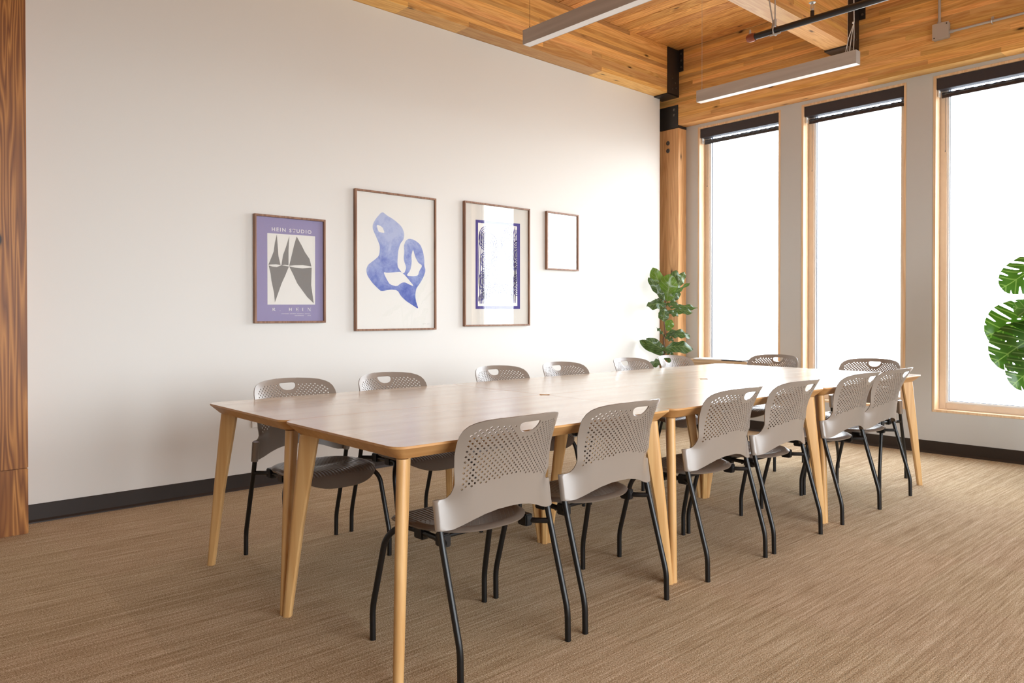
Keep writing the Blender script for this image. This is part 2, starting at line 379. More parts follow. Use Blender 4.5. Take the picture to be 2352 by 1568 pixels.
# near column, two timbers one on the other
nc = empty('timber_column', (.105, -6.08, 0), label='big grainy timber column at the left edge with a joint near the floor', cat='column')
b = MB(); b.box(-.103, .115, -.12, .119, 0, .3415); o = b.obj('lower_block', colZ, nc, bevel=.003); o.color = (.92,.92,.88,1)
b = MB(); b.box(-.103, .1155, -.12, .1195, .3435, ZC-.001); o = b.obj('shaft', colZ, nc, bevel=.003); o.color = (.80,.76,.68,1)

# ------------------------------------------------------------------ windows and blinds
def ring(b, x0, x1, z0, z1, w, y0, y1):
    b.box(x0, x0+w, y0, y1, z0, z1); b.box(x1-w, x1, y0, y1, z0, z1); b.box(x0+w, x1-w, y0, y1, z0, z0+w); b.box(x0+w, x1-w, y0, y1, z1-w, z1)
for i in range(NWIN):
    x0 = WX0+PITCHW*i; x1 = x0+WW
    w = empty('window_%d' % (i+1), ((x0+x1)/2, 0, WZ0), kind='structure'); cx = (x0+x1)/2
    A = (x0-cx, x1-cx, 0, WZ1-WZ0)
    b = MB(); ring(b, A[0]+.0005, A[1]-.0005, .0005, A[3]-.0005, .019, -.003, .11); b.obj('casing', trimW, w, bevel=.001)
    b = MB(); ring(b, A[0]+.019, A[1]-.019, .019, A[3]-.019, .052, .10, .17); b.obj('sash', sashW, w, bevel=.003)
    b = MB(); ring(b, A[0]+.070, A[1]-.070, .070, A[3]-.070, .014, .112, .16); b.obj('glazing_bead', beadM, w, bevel=.001)
    b = MB(); ring(b, A[0]+.0835, A[1]-.0835, .0835, A[3]-.0835, .004, .128, .150); b.obj('gasket', gasket, w)
    b = MB(); b.box(A[0]+.08, A[1]-.08, .136, .142, .08, A[3]-.08); b.obj('glass_pane', glassM, w)
    if True:
        lab = ['black roller blind rolled up at the top of the leftmost window', 'black roller blind rolled up in the middle window',
               'black roller blind in the window behind the monstera, rolled up'][i]
        bl = empty('roller_blind', (cx, .03, WZ1), label=lab, cat='blind', group='rolled up window blinds')
        h = A[1]-.021
        b = MB(); b.box(-h, h, -.018, .062, -.112, -.021); b.obj('fascia', blindM, bl, bevel=.002)
        b = MB(); b.box(-h+.025, h-.004, .034, .0348, -.15, -.10); b.obj('shade_fabric', shadeM, bl)
        b = MB(); nx = 60
        vs = []; fs = []
        for k in range(nx+1):
            xx = -h+.025+(2*h-.03)*k/nx
            wv = .0035*math.sin(k*1.7)+.0025*math.sin(k*.83+i)
            for (yy_, zz) in ((.026,-.134+wv*.5),(.022+wv,-.143),(.027+wv*.6,-.152),(.024,-.176),(.040,-.176),(.040,-.134+wv*.5)): vs.append((xx, yy_, zz))
        m = 6; fs = [(k*m+j, k*m+(j+1)%m, (k+1)*m+(j+1)%m, (k+1)*m+j) for k in range(nx) for j in range(m)]+[tuple(range(m)), tuple(reversed(range(nx*m, nx*m+m)))]
        b.add(vs, fs); b.obj('hem_bar', hemM, bl, smooth=True)
        for s in (-1, 1):
            b = MB(); b.box(min(s*h, s*(h-.012)), max(s*h, s*(h-.012)), .0, .035, -.165, -.112); b.obj('end_bracket', whiteP, bl, bevel=.002)
        b = MB(); b.tube([(-h+.05,.032,-.17),(-h+.051,.033,-.6),(-h+.05,.033,-.62)], [.0014,.0014,.004], 8); b.obj('cord', blindM, bl)

A_panel=[(-4.5618, 1.6874), (-4.2143, 1.6895), (-4.2157, 1.2135), (-4.5619, 1.2104)]
A_gray=[[(-4.4949, 1.6829), (-4.5088, 1.6272), (-4.5172, 1.5667), (-4.5545, 1.4765), (-4.5338, 1.479), (-4.501, 1.4815), (-4.4691, 1.4788), (-4.4843, 1.5398), (-4.4885, 1.6023)], [(-4.4059, 1.6787), (-4.4286, 1.606), (-4.4511, 1.5468), (-4.4635, 1.4753), (-4.4401, 1.4816), (-4.4121, 1.4792), (-4.4118, 1.5753)], [(-4.352, 1.6788), (-4.3721, 1.6147), (-4.3894, 1.5448), (-4.4077, 1.4751), (-4.3669, 1.4812), (-4.3096, 1.4848), (-4.2426, 1.478), (-4.2571, 1.5302), (-4.289, 1.5716), (-4.3149, 1.6183)], [(-4.5529, 1.4714), (-4.523, 1.4649), (-4.4956, 1.4635), (-4.4635, 1.4769), (-4.4094, 1.4708), (-4.4348, 1.4108), (-4.4628, 1.352), (-4.5101, 1.2255), (-4.5154, 1.288), (-4.5342, 1.3709), (-4.5395, 1.4175)], [(-4.4077, 1.4725), (-4.3669, 1.4652), (-4.3096, 1.4623), (-4.2409, 1.4705), (-4.2448, 1.3472), (-4.2257, 1.2221), (-4.2755, 1.2657), (-4.3473, 1.3552), (-4.3785, 1.418)]]
A_t1=[(-4.5304, 1.7011), (-4.2419, 1.7064), (-4.5303, 1.7271), (-4.2418, 1.7318)]
A_t2=[(-4.5267, 1.168), (-4.2494, 1.1678), (-4.5267, 1.1915), (-4.2494, 1.1905)]
A_t3=[(-4.4635, 1.1483), (-4.2524, 1.1473), (-4.4635, 1.1535), (-4.2524, 1.1527)]
A_t4=[(-4.368, 1.1356), (-4.2495, 1.1333), (-4.368, 1.1409), (-4.2495, 1.1397)]
A_blob=[(-3.6671, 1.9132), (-3.6246, 1.8865), (-3.573, 1.8655), (-3.5295, 1.8397), (-3.4901, 1.8097), (-3.4698, 1.7631), (-3.4752, 1.7182), (-3.508, 1.6828), (-3.5256, 1.6264), (-3.5319, 1.5597), (-3.532, 1.5082), (-3.5128, 1.4831), (-3.4908, 1.4618), (-3.4704, 1.4589), (-3.4508, 1.5042), (-3.4773, 1.5624), (-3.4701, 1.6295), (-3.4753, 1.6663), (-3.4592, 1.7081), (-3.428, 1.7274), (-3.3784, 1.721), (-3.3237, 1.6907), (-3.2962, 1.6394), (-3.2824, 1.572), (-3.2853, 1.5264), (-3.2714, 1.489), (-3.2919, 1.4351), (-3.3289, 1.3811), (-3.361, 1.3464), (-3.3702, 1.2898), (-3.3612, 1.2373), (-3.3366, 1.1848), (-3.4065, 1.2219), (-3.4602, 1.2511), (-3.5044, 1.2875), (-3.5307, 1.3276), (-3.5915, 1.3336), (-3.6769, 1.3172), (-3.7022, 1.3348), (-3.7522, 1.3767), (-3.7975, 1.4325), (-3.8056, 1.475), (-3.789, 1.5114), (-3.7435, 1.5422), (-3.6932, 1.5807), (-3.6863, 1.6534), (-3.7097, 1.7024), (-3.7512, 1.7785), (-3.747, 1.8147), (-3.7177, 1.8603)]
A_blobholes=[[(-3.7178, 1.8135), (-3.6673, 1.7994), (-3.6437, 1.7541), (-3.6759, 1.7554), (-3.7012, 1.7607)], [(-3.658, 1.4628), (-3.6256, 1.4568), (-3.5565, 1.4645), (-3.4996, 1.4711), (-3.4509, 1.4335), (-3.3791, 1.3609), (-3.4152, 1.3712), (-3.4688, 1.3921), (-3.4998, 1.3838), (-3.5393, 1.3569), (-3.6, 1.37), (-3.63, 1.4093)], [(-3.3894, 1.6491), (-3.3696, 1.5902), (-3.3423, 1.5464), (-3.301, 1.5257), (-3.3333, 1.479), (-3.3425, 1.4485), (-3.379, 1.4397), (-3.4554, 1.4408), (-3.415, 1.4833), (-3.4014, 1.5437), (-3.4057, 1.6033)]]
A_sig=[(-3.3019, 1.0713), (-3.232, 1.0707)]
A_p3rect=[(-2.7652, 1.9287), (-2.2636, 1.9354), (-2.264, 1.1923), (-2.7661, 1.1898)]
A_p3in=[(-2.7406, 1.908), (-2.2962, 1.9104), (-2.2966, 1.22), (-2.7414, 1.2127)]
A_p4strip=[(-1.6575, 2.0392), (-1.5572, 2.0382), (-1.5571, 1.5981), (-1.6575, 1.5965)]
A_p4tri=[(-1.6575, 1.8432), (-1.5733, 1.842), (-1.6515, 1.808)]
A_p4arc=[(-1.6516, 2.026), (-1.6356, 1.993), (-1.6376, 1.9585), (-1.6516, 1.9369)]

FIDDLE= [((0.249, -0.459, 1.273), (0.284, -0.461, 1.552), 0.179, 0.12, 0, 2), ((0.217, -0.448, 1.303), (0.12, -0.522, 1.621), 0.139, 0.1, 0, 2), ((0.256, -0.495, 1.283), (0.152, -0.636, 1.515), 0.08, 0.1, 0, 0), ((0.234, -0.355, 1.333), (0.227, -0.271, 1.602), 0.124, 0.1, 0, 0), ((0.277, -0.366, 1.391), (0.31, -0.239, 1.578), 0.088, 0.1, 0, 1), ((0.267, -0.438, 1.324), (0.464, -0.368, 1.462), 0.044, 0.05, 1, 0), ((0.237, -0.383, 1.274), (0.279, -0.276, 1.371), 0.073, 0.1, 0, 0), ((0.256, -0.496, 1.236), (0.175, -0.689, 1.225), 0.124, 0.25, 1, 0), ((0.264, -0.518, 1.214), (0.295, -0.589, 1.077), 0.109, 0.2, 0, 0), ((0.25, -0.487, 1.244), (0.139, -0.505, 1.303), 0.095, 0.2, 1, 0), ((0.255, -0.482, 1.244), (0.416, -0.514, 1.242), 0.073, 0.2, 1, 0), ((0.255, -0.408, 1.215), (0.489, -0.27, 1.207), 0.066, 0.15, 1, 0), ((0.258, -0.45, 1.171), (0.486, -0.349, 1.16), 0.08, 0.25, 1, 0), ((0.267, -0.485, 1.185), (0.416, -0.5, 1.12), 0.066, 0.2, 1, 0), ((0.238, -0.445, 0.981), (0.261, -0.404, 1.092), 0.095, 0.1, 0, 2), ((0.247, -0.465, 0.952), (0.444, -0.337, 0.914), 0.109, 0.35, 1, 0), ((0.248, -0.465, 0.937), (0.47, -0.443, 0.934), 0.08, 0.2, 1, 0), ((0.236, -0.479, 0.795), (0.476, -0.334, 0.791), 0.139, 0.4, 1, 0), ((0.248, -0.496, 0.778), (0.16, -0.68, 0.9), 0.109, 0.15, 0, 0), ((0.219, -0.468, 0.739), (0.035, -0.625, 0.881), 0.095, 0.15, 0, 0), ((0.245, -0.497, 0.927), (0.145, -0.487, 1.013), 0.036, 0.1, 1, 0), ((0.25, -0.492, 0.927), (0.357, -0.494, 0.875), 0.051, 0.15, 1, 0), ((0.248, -0.496, 0.763), (0.336, -0.459, 0.754), 0.058, 0.2, 1, 0), ((0.237, -0.48, 0.711), (0.406, -0.472, 0.668), 0.109, 0.3, 1, 0), ((0.237, -0.48, 0.66), (0.067, -0.518, 0.617), 0.109, 0.3, 1, 0)]
MON = [((3.56,-.80,1.16),(3.245,-1.02,1.005),.34,.62,-.72,.30),((3.60,-.85,1.52),(3.335,-1.05,1.325),.26,.55,-.6,.55),((3.56,-.95,1.06),(3.315,-1.12,.830),.32,.45,-.75,.35),
       ((3.60,-1.00,.92),(3.430,-1.15,.690),.28,.6,-.7,.3),((3.66,-.80,1.66),(3.44,-.85,1.50),.26,.5,-.6,.5),((3.68,-.95,1.12),(3.42,-1.10,1.21),.26,.4,-.5,.7),
       ((3.9,-.9,1.3),(4.1,-1.1,1.15),.30,.3,-.7,.6),((3.85,-.7,1.1),(4.1,-.6,.95),.30,.5,-.5,.8),((3.8,-.6,1.35),(3.85,-.4,1.5),.28,.3,-.9,.5)]

# ------------------------------------------------------------------ tables
TX, TY, TROT = 2.91507, -5.46487, -.007455
TLn, TWd = 1.3879, .78535
tdir = Vector((-math.sin(TROT), math.cos(TROT), 0)); adir = Vector((-math.cos(TROT), -math.sin(TROT), 0))
def rrect(hx, hy, r, ins, z, n=6):
    out = []; rr = max(r-ins*.55, .012)
    for sx, sy, a0 in ((1,1,0),(-1,1,90),(-1,-1,180),(1,-1,270)):
        for k in range(n+1):
            a = math.radians(a0+90*k/n); out.append((sx*(hx-ins-rr)+rr*math.cos(a), sy*(hy-ins-rr)+rr*math.sin(a), z))
    return out
def loft(b, rings, mi=None, captop=0, capbot=0):
    n = len(rings[0]); vs = [v for r in rings for v in r]
    for i in range(len(rings)-1):
        pass
    k = len(b.v); b.v += vs
    for i in range(len(rings)-1):
        for j in range(n):
            b.f.append((k+i*n+j, k+i*n+(j+1)%n, k+(i+1)*n+(j+1)%n, k+(i+1)*n+j)); b.mi.append(1)
    b.f.append(tuple(k+j for j in range(n))); b.mi.append(captop)
    b.f.append(tuple(k+(len(rings)-1)*n+j for j in range(n))); b.mi.append(1)
def leg_mesh():
    # outer rounded, inner flat; long axis on the diagonal; local +u = inward along the diagonal
    b = MB(); rings = []
    q = 1/math.sqrt(2)
    for z, out_, L, w in ((0, .002, .033, .0165), (.35, .034, .050, .0180), (.692, .070, .073, .0190)):
        pts = []
        for k in range(9):
            a = math.radians(100+160*k/8); pts.append((out_*1.0+w+w*math.cos(a), w*math.sin(a)))
        pts += [(out_+L-.006, -w+.002), (out_+L, -w+.008), (out_+L, w-.008), (out_+L-.006, w-.002)]
        rings.append([(u*q - v*q, u*q + v*q, z) for u, v in pts])
    n = len(rings[0]); vs = [v for r in rings for v in r]
    b.add(vs, [(i*n+j, i*n+(j+1)%n, (i+1)*n+(j+1)%n, (i+1)*n+j) for i in range(2) for j in range(n)] + [tuple(reversed(range(n))), tuple(range(2*n, 3*n))])
    return b.mesh('leg', smooth=True, ang=40)
legme = leg_mesh()
b = MB(); hx, hy = TWd/2-.0006, TLn/2-.0006
rings = [rrect(hx, hy, .05, i_, z_) for i_, z_ in ((.0008,.740),(0,.7392),(0,.7325),(.003,.7305),(.038,.697),(.042,.6945))]
loft(b, rings); topme = b.mesh('tabletop', smooth=True, ang=25)
tlabels = {(0,0): 'nearest wooden table, its corner pointing at the camera', (0,1): 'wooden table at the near left end of the group, by the first left chair',
           (1,0): 'middle table of the right-hand row, second from the camera', (1,1): 'middle table of the left-hand row beside the picture wall',
           (2,0): 'far right table of the group, under the middle window', (2,1): 'far left table of the group, nearest the fig plant'}
proto = None
for i in range(3):
    for j in range(2):
        cpos = Vector((TX, TY, 0)) + tdir*TLn*(i+.5) + adir*TWd*(j+.5)
        t = empty('meeting_table', cpos, TROT, label=tlabels[(i,j)], cat='table', group='pale wood tables pushed together')
        link('tabletop', topme, [topM, edgeW], t)
        for k, (sx, sy) in enumerate(((1,1),(-1,1),(-1,-1),(1,-1))):
            o = link('leg', legme, legW, t, loc=(sx*TWd/2, sy*TLn/2, 0)); o.rotation_euler = (0, 0, math.radians(180+90*k))

# ------------------------------------------------------------------ chairs
def inpoly(x, y, poly):
    c = False; j = len(poly)-1
    for i in range(len(poly)):
        xi, yi = poly[i]; xj, yj = poly[j]
        if (yi > y) != (yj > y) and x < (xj-xi)*(y-yi)/(yj-yi)+xi: c = not c
        j = i
    return c
def pdist(x, y, poly):
    d = 9
    for i in range(len(poly)):
        x0, y0 = poly[i-1]; x1, y1 = poly[i]; dx, dy = x1-x0, y1-y0; L = dx*dx+dy*dy or 1e-12
        t = max(0, min(1, ((x-x0)*dx+(y-y0)*dy)/L)); d = min(d, math.hypot(x-x0-t*dx, y-y0-t*dy))
    return d
def dense(poly, step):
    out = []
    for i in range(len(poly)):
        a = poly[i-1]; c = poly[i]; n = max(1, int(math.hypot(c[0]-a[0], c[1]-a[1])/step))
        for k in range(n): out.append((a[0]+(c[0]-a[0])*k/n, a[1]+(c[1]-a[1])*k/n))
    return out
def shell(name, outline, bigholes, holes, r, fmap, thick, grid, nside=8, extra=()):
    vs = []; es = []
    def loop(pts):
        k = len(vs); vs.extend(Vector(p) for p in pts); es.extend((k+i, k+(i+1) % len(pts)) for i in range(len(pts)))
    outline = dense(outline, grid); loop(outline)
    for h in bigholes: loop(h)
    for (x, y) in holes: loop([(x+r*math.cos(2*math.pi*k/nside+.2), y+r*math.sin(2*math.pi*k/nside+.2)) for k in range(nside)])
    hs = set((round(x/.004), round(y/.004)) for x, y in holes)
    x0 = min(p[0] for p in outline); x1 = max(p[0] for p in outline); y0 = min(p[1] for p in outline); y1 = max(p[1] for p in outline)
    gx = x0+grid*.5
    while gx < x1:
        gy = y0+grid*.5
        while gy < y1:
            if inpoly(gx, gy, outline) and pdist(gx, gy, outline) > grid*.4 and not any(inpoly(gx, gy, h) or pdist(gx, gy, h) < grid*.4 for h in bigholes) \
               and not any(abs(gx-x) < r*2.6 and abs(gy-y) < r*2.6 for x, y in holes):
                vs.append(Vector((gx, gy)))
            gy += grid
        gx += grid
    vs += [Vector(p) for p in extra]
    ov, oe, of, *_ = delaunay_2d_cdt(vs, es, [], 0, 1e-6)
    faces = []
    for f in of:
        cx = sum(ov[i].x for i in f)/3; cy = sum(ov[i].y for i in f)/3
        if not inpoly(cx, cy, outline): continue
        if any(inpoly(cx, cy, h) for h in bigholes): continue
        if any(abs(cx-x) < r and (cx-x)**2+(cy-y)**2 < (r*.90)**2 for x, y in holes): continue
        faces.append(tuple(f))
    me = bpy.data.meshes.new(name); me.from_pydata([fmap(v.x, v.y) for v in ov], [], faces)
    bm = bmesh.new(); bm.from_mesh(me); bmesh.ops.recalc_face_normals(bm, faces=bm.faces)
    for v in [v for v in bm.verts if not v.link_faces]: bm.verts.remove(v)
    bm.to_mesh(me); bm.free()
    o = bpy.data.objects.new('tmp', me); C.objects.link(o); md = o.modifiers.new('s', 'SOLIDIFY'); md.thickness = thick; md.offset = 0
    dg = bpy.context.evaluated_depsgraph_get(); dg.update(); me2 = bpy.data.meshes.new_from_object(o.evaluated_get(dg)); bpy.data.objects.remove(o)
    me2.name = name; me2.shade_smooth(); me2.set_sharp_from_angle(angle=math.radians(38)); return me2
# back: (u, z) outline
half = [(0,.508),(.05,.506),(.10,.497),(.14,.485),(.18,.470),(.21,.461),(.245,.459),(.267,.459),(.270,.463),(.270,.549),(.267,.553),(.245,.555),(.232,.557),(.222,.562),(.214,.574),(.2115,.590),
        (.212,.62),(.215,.66),(.218,.70),(.219,.735),(.217,.760),(.211,.779),(.200,.794),(.184,.804),(.160,.812),(.12,.818),(.06,.8215),(0,.8225)]
outl = half + [(-u, z) for u, z in reversed(half[1:-1])]
handle = [(-.040,.799),(-.043,.794),(-.042,.786),(-.036,.776),(-.025,.768),(-.01,.764),(.01,.764),(.025,.768),(.036,.776),(.042,.786),(.043,.794),(.040,.799),(.03,.8008),(-.03,.8008)]
def interp(t, tab):
    for (a, va), (c, vc) in zip(tab, tab[1:]):
        if t <= c: 
            s = max(0, (t-a)/(c-a)); s = s*s*(3-2*s) if False else s; return va+(vc-va)*s
    return tab[-1][1]
PROF = [(.45,-.187),(.50,-.194),(.55,-.200),(.60,-.209),(.65,-.223),(.70,-.243),(.75,-.270),(.80,-.302),(.825,-.320)]
KK = [(.45,.70),(.55,.78),(.62,1.05),(.70,1.45),(.80,1.85),(.83,1.95)]
def fback(u, z):
    zz = z; x = (interp(z-.012, PROF)+interp(z, PROF)+interp(z+.012, PROF))/3
    x += interp(z, KK)*u*u
    if z < .60:
        s = min(1, max(0, (.61-z)/.055)); s = s*s*(3-2*s); a = min(abs(u), .244)
        w = min(1, max(0, (a-.14)/.10)); w = w*w*(3-2*w)*s
        x = x + (-.1325+(z-.45)*.158-.0158 - ((interp(z, PROF)+interp(z, KK)*.0595)))*w + (interp(z, KK)*(.0595-u*u))*w*0
    y = u*(1-.25*u*u)
    if abs(u) > .244 and z < .60:
        th = (abs(u)-.244)/.0158; sg = 1 if u > 0 else -1; yb = .244*(1-.25*.0595)
        x0_ = (-.1325+(z-.45)*.158-.0158); x = x0_ + .0158*(1-math.cos(th)); y = sg*(yb + .0158*math.sin(th))
    return (x, y, zz)
bh = []
row = 0; z = .578
while z < .80:
    u = -.195 + (.00975 if row % 2 else 0)
    while u < .196:
        ok = inpoly(u, z, outl) and pdist(u, z, outl) > .023 and pdist(u, z, handle) > .0125 and not inpoly(u, z, handle)
        zlow = .615 - .030*(abs(u)/.18)**2.0
        if ok and z > zlow and abs(u) < .186: bh.append((u, z))
        u += .0195
    row += 1; z += .0088
back_me = shell('backrest', outl, [handle], bh, .0038, fback, .0042, .012, 8, [(sg*u_, .463+.0107*k) for sg in (-1, 1) for u_ in (.2475,.2515,.2555,.2595,.2635) for k in range(9)])
sleeve = None
# seat: (x, y) outline
so = []
for k in range(64):
    a = 2*math.pi*k/64; ca, sa = math.cos(a), math.sin(a); n = 2.9
    x = abs(ca)**(2/n)*(1 if ca > 0 else -1); y = abs(sa)**(2/n)*(1 if sa > 0 else -1)
    bw = .225 - (.030*min(1, max(0, -x))**1.5)
    so.append((.066+x*(.212 if x > 0 else .208), y*bw))
def fseat(x, y):
    X = (x-.066)/.21; Y = y/(.225-.030*max(0, -X)**1.5)
    z = .438 - .016*(1-min(1, Y*Y))*(1-min(1, abs(X+.25))) 
    if X > .45: z -= .050*((X-.45)/.55)**2.2
    s = (abs(X)**2.9+abs(Y)**2.9)
    if s > .72: z -= .012*((s-.72)/.28)**1.6
    if X < -.3: z += .004*((-X-.3)/.7)
    z += .006*Y*Y*(1-max(0, X))
    return (x, y, z)
sh_ = []; row = 0; x = -.122
while x < .055:
    y = -.19 + (.0098 if row % 2 else 0)
    while y < .19:
        if inpoly(x, y, so) and pdist(x, y, so) > .028: sh_.append((x, y))
        y += .0196
    x += .0125; row += 1
seat_me = shell('seat', so, [], sh_, .0028, fseat, .007, .0135, 6)
def smtube(pts, r, n=12):
    b = MB(); b.tube(pts, r, n); return b
def make_chair():
    t = empty('stacking_chair')
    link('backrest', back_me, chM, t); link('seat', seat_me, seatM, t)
    for s in (-1, 1):
        # rear leg rises into the sleeve of the backrest
        p = fillet([(-.235,s*.240,0),(-.233,s*.240,.108),(-.1325,s*.2405,.45),(-.117,s*.2400,.548)], [.03,.05], 4)
        smtube(p, .0108).obj('leg', blk, t, smooth=True)
        p = fillet([(.236,s*.2575,0),(.237,s*.2575,.112),(.176,s*.243,.372),(.135,s*.205,.415),(.07,s*.185,.408)], [.03,.05,.03], 5)
        smtube(p, .0108).obj('leg', blk, t, smooth=True)
    b = MB()
    for s in (-1, 1):
        b.tube(fillet([(.09,s*.19,.410),(-.06,s*.185,.404),(-.105,s*.20,.404),(-.146,s*.2415,.404)], [.04,.03], 5), .0098, 10)
        b.tube(fillet([(-.03,s*.185,.398),(-.03,0,.398)], [], 3), .007, 8)
        b.tube([(.06,s*.185,.402),(.06,0,.402)], .007, 8)
    b.obj('seat_frame', blk, t, smooth=True)
    for s in (-1, 1):
        for x0 in (-.075, .045):
            b = MB(); b.box(x0-.024, x0+.024, s*.185-.016, s*.185+.016, .385, .428); b.obj('seat_clip', blk, t, bevel=.004)
        # moulded sleeve that wraps the rear leg
        b = MB(); b.tube([(-.1312,s*.2405,.460),(-.1168,s*.2400,.552)], [.0148,.0146], 16); b.obj('sleeve', chM, t, smooth=True)
    return t
def dup(root):
    r = root.copy(); C.objects.link(r)
    for ch in list(root.children):
        c = ch.copy(); C.objects.link(c); c.parent = r
    return r
chair0 = make_chair(); used = [False]
def place(x, y, rz, label, group):
    c = chair0 if not used[0] else dup(chair0); used[0] = True
    c.location = (x, y, 0); c.rotation_euler = (0, 0, math.radians(rz)); setp(c, label, 'chair', group)
RX = 2.775; gR = 'grey perforated chairs along the right side of the tables'; gL = 'grey perforated chairs along the picture wall side'; gF = 'grey perforated chairs at the window end'
rl = ['first on the right side, nearest the camera', 'second from the camera on the right side',
      'third on the right side, past the first table joint', 'fourth from the camera on the right side',
      'fifth on the right side, overlapping the last one', 'last on the right side, beside the far corner leg']
for (y, a), l in zip([(-5.058,180.3),(-4.485,179.6),(-3.712,180),(-3.152,180),(-2.412,179.5),(-1.930,180.5)], rl): place(RX, y, a, 'grey perforated chair, '+l, gR)
ll = ['first on the wall side, below the purple poster', 'second on the wall side, below the tall blue shape picture', 'third on the wall side, below the patterned picture',
      'fourth on the wall side, below the smallest picture', 'fifth on the wall side, just left of the fig plant', 'sixth on the wall side, right in front of the fig plant']
for (y, a), l in zip([(-5.02,0.3),(-4.452,0),(-3.655,-.5),(-3.085,.4),(-2.37,0),(-1.84,0)], ll): place(1.555, y, a, 'grey perforated chair, '+l, gL)
place(1.80, -1.395, -90, 'grey perforated chair at the far table end, left one, before the window pier', gF)
place(2.546, -1.395, -91, 'grey perforated chair at the far table end, seen against the middle window glass', gF)

# ------------------------------------------------------------------ console with papers
cb = empty('console_table', (.88, -.21, 0), label='low pale oak console under the leftmost window', cat='console')
b = MB(); b.box(-.44, .44, -.185, .185, .668, .700); b.obj('top', consW, cb, bevel=.003)
b = MB(); b.box(-.42, .42, -.165, .165, .600, .667); b.obj('apron', consW, cb, bevel=.002)
for sx in (-1, 1):
    for sy in (-1, 1):
        b = MB(); b.tube([(sx*.405, sy*.15, 0), (sx*.395, sy*.143, .60)], [.014, .021], 14); b.obj('leg', legW, cb, smooth=True)
def sheets(name, x0, x1, y0, y1, z0, z1, mat, rz, n, **k):
    r = empty(name, ((x0+x1)/2, (y0+y1)/2, z0), math.radians(rz), **k); w, d = (x1-x0)/2, (y1-y0)/2; h = (z1-z0)/n
    for i in range(n):
        j = R.uniform(-.004, .004); b = MB(); b.box(-w+j, w+j, -d-j, d-j, i*h, (i+1)*h-.0002); b.obj('page' if n > 1 else 'cover', mat, r)
    return r
paperW = flat('paper_white', (246,243,238), .6); darkcov = flat('magazine_cover_dark', (62,62,66), .35)
sheets('paper_stack', .50, .80, -.37, -.16, .7004, .712, paperW, 6, 4, label='stack of white papers on the console under the window', cat='papers')
sheets('magazine', .83, 1.06, -.38, -.15, .7004, .712, darkcov, -4, 2, label='dark covered magazine on the console beside the white papers', cat='magazine')
sheets('brochure', .76, .98, -.13, -.04, .7004, .705, paperW, -8, 2, label='white brochure lying at the back of the console near the window', cat='brochure')

# ------------------------------------------------------------------ pictures
def flatpoly(name, pts, x, mat, parent, holes=(), **k):
    vs = [Vector(p) for p in pts]; n = len(vs); es = [(i, (i+1) % n) for i in range(n)]
    for h in holes:
        k0 = len(vs); vs += [Vector(p) for p in h]; es += [(k0+i, k0+(i+1) % len(h)) for i in range(len(h))]
    ov, _, of, *_ = delaunay_2d_cdt(vs, es, [], 0, 1e-7); fs = []
    for f in of:
        cx = sum(ov[i].x for i in f)/3; cy = sum(ov[i].y for i in f)/3
        if inpoly(cx, cy, pts) and not any(inpoly(cx, cy, h) for h in holes): fs.append(tuple(f))
    o0 = parent.location
    me = mesh(name, [(x, v.x-o0.y, v.y-o0.z) for v in ov], fs); return link(name, me, mat, parent, **k)
def smooth_poly(pts, it=2):
    for _ in range(it):
        out = []
        for i in range(len(pts)):
            a = pts[i]; c = pts[(i+1) % len(pts)]; out += [(a[0]*.8+c[0]*.2, a[1]*.8+c[1]*.2), (a[0]*.2+c[0]*.8, a[1]*.2+c[1]*.8)]
        pts = out
    return pts
def picture(y0, y1, z0, z1, paper, label):
    r = empty('framed_picture', (0, (y0+y1)/2, (z0+z1)/2), label=label, cat='picture', group='framed prints on the white wall')
    w, h = (y1-y0)/2, (z1-z0)/2; t = .0135
    b = MB()
    for (a0, a1, c0, c1) in ((-w,-w+t,-h,h),(w-t,w,-h,h),(-w+t,w-t,-h,-h+t),(-w+t,w-t,h-t,h)): b.box(.002, .030, a0, a1, c0, c1)
    b.obj('frame', frameW, r, bevel=.001, seg=1)
    b = MB(); b.box(.004, .012, -w+t*.7, w-t*.7, -h+t*.7, h-t*.7); b.obj('paper', paper, r)
    b = MB(); b.box(.0165, .0185, -w+t*.7, w-t*.7, -h+t*.7, h-t*.7); b.obj('picture_glass', picglass, r)
    return r
cream = flat('print_paper_cream', (244,242,236), .8); lav = flat('print_lavender', (160,152,190), .8)
grayI = flat('print_grey_ink', (142,139,136), .8); whiteI = flat('print_white_ink', (240,236,236), .8)
def wash():
    m = Mat('watercolour_blue', (140,155,215), .85)
    f = m.noise(m.coords((7,7,7), rnd=False), 1, 4, .6, .6); g = m.noise(m.coords((30,30,30), rnd=False), 1, 4, .7, .4)
    tc = m.n('ShaderNodeTexCoord'); sx = m.n('ShaderNodeSeparateXYZ'); m.l(tc.outputs['Object'], sx.inputs[0])
    dn = m.math('MULTIPLY_ADD', sx.outputs[2], -.55, .02)
    ff = m.math('ADD', m.math('ADD', m.math('MULTIPLY', f, .55), m.math('MULTIPLY', g, .35)), dn)
    m.col(m.ramp(ff, [(.32, (186,196,228)), (.48, (148,162,214)), (.62, (104,122,196)), (.78, (62,84,176))])); return m.m
washM = wash(); inkB = flat('print_indigo_ink', (66,56,136), .8); greyS = flat('print_pale_grey', (214,216,218), .8); sigM = flat('pencil_grey', (120,116,112), .8)
p1 = picture(-4.656, -4.141, 1.087, 1.809, lav, 'framed lavender poster with grey sail shapes and white lettering')
flatpoly('panel', A_panel, .0124, cream, p1)
for g in A_gray: flatpoly('grey_shape', g, .0127, grayI, p1)
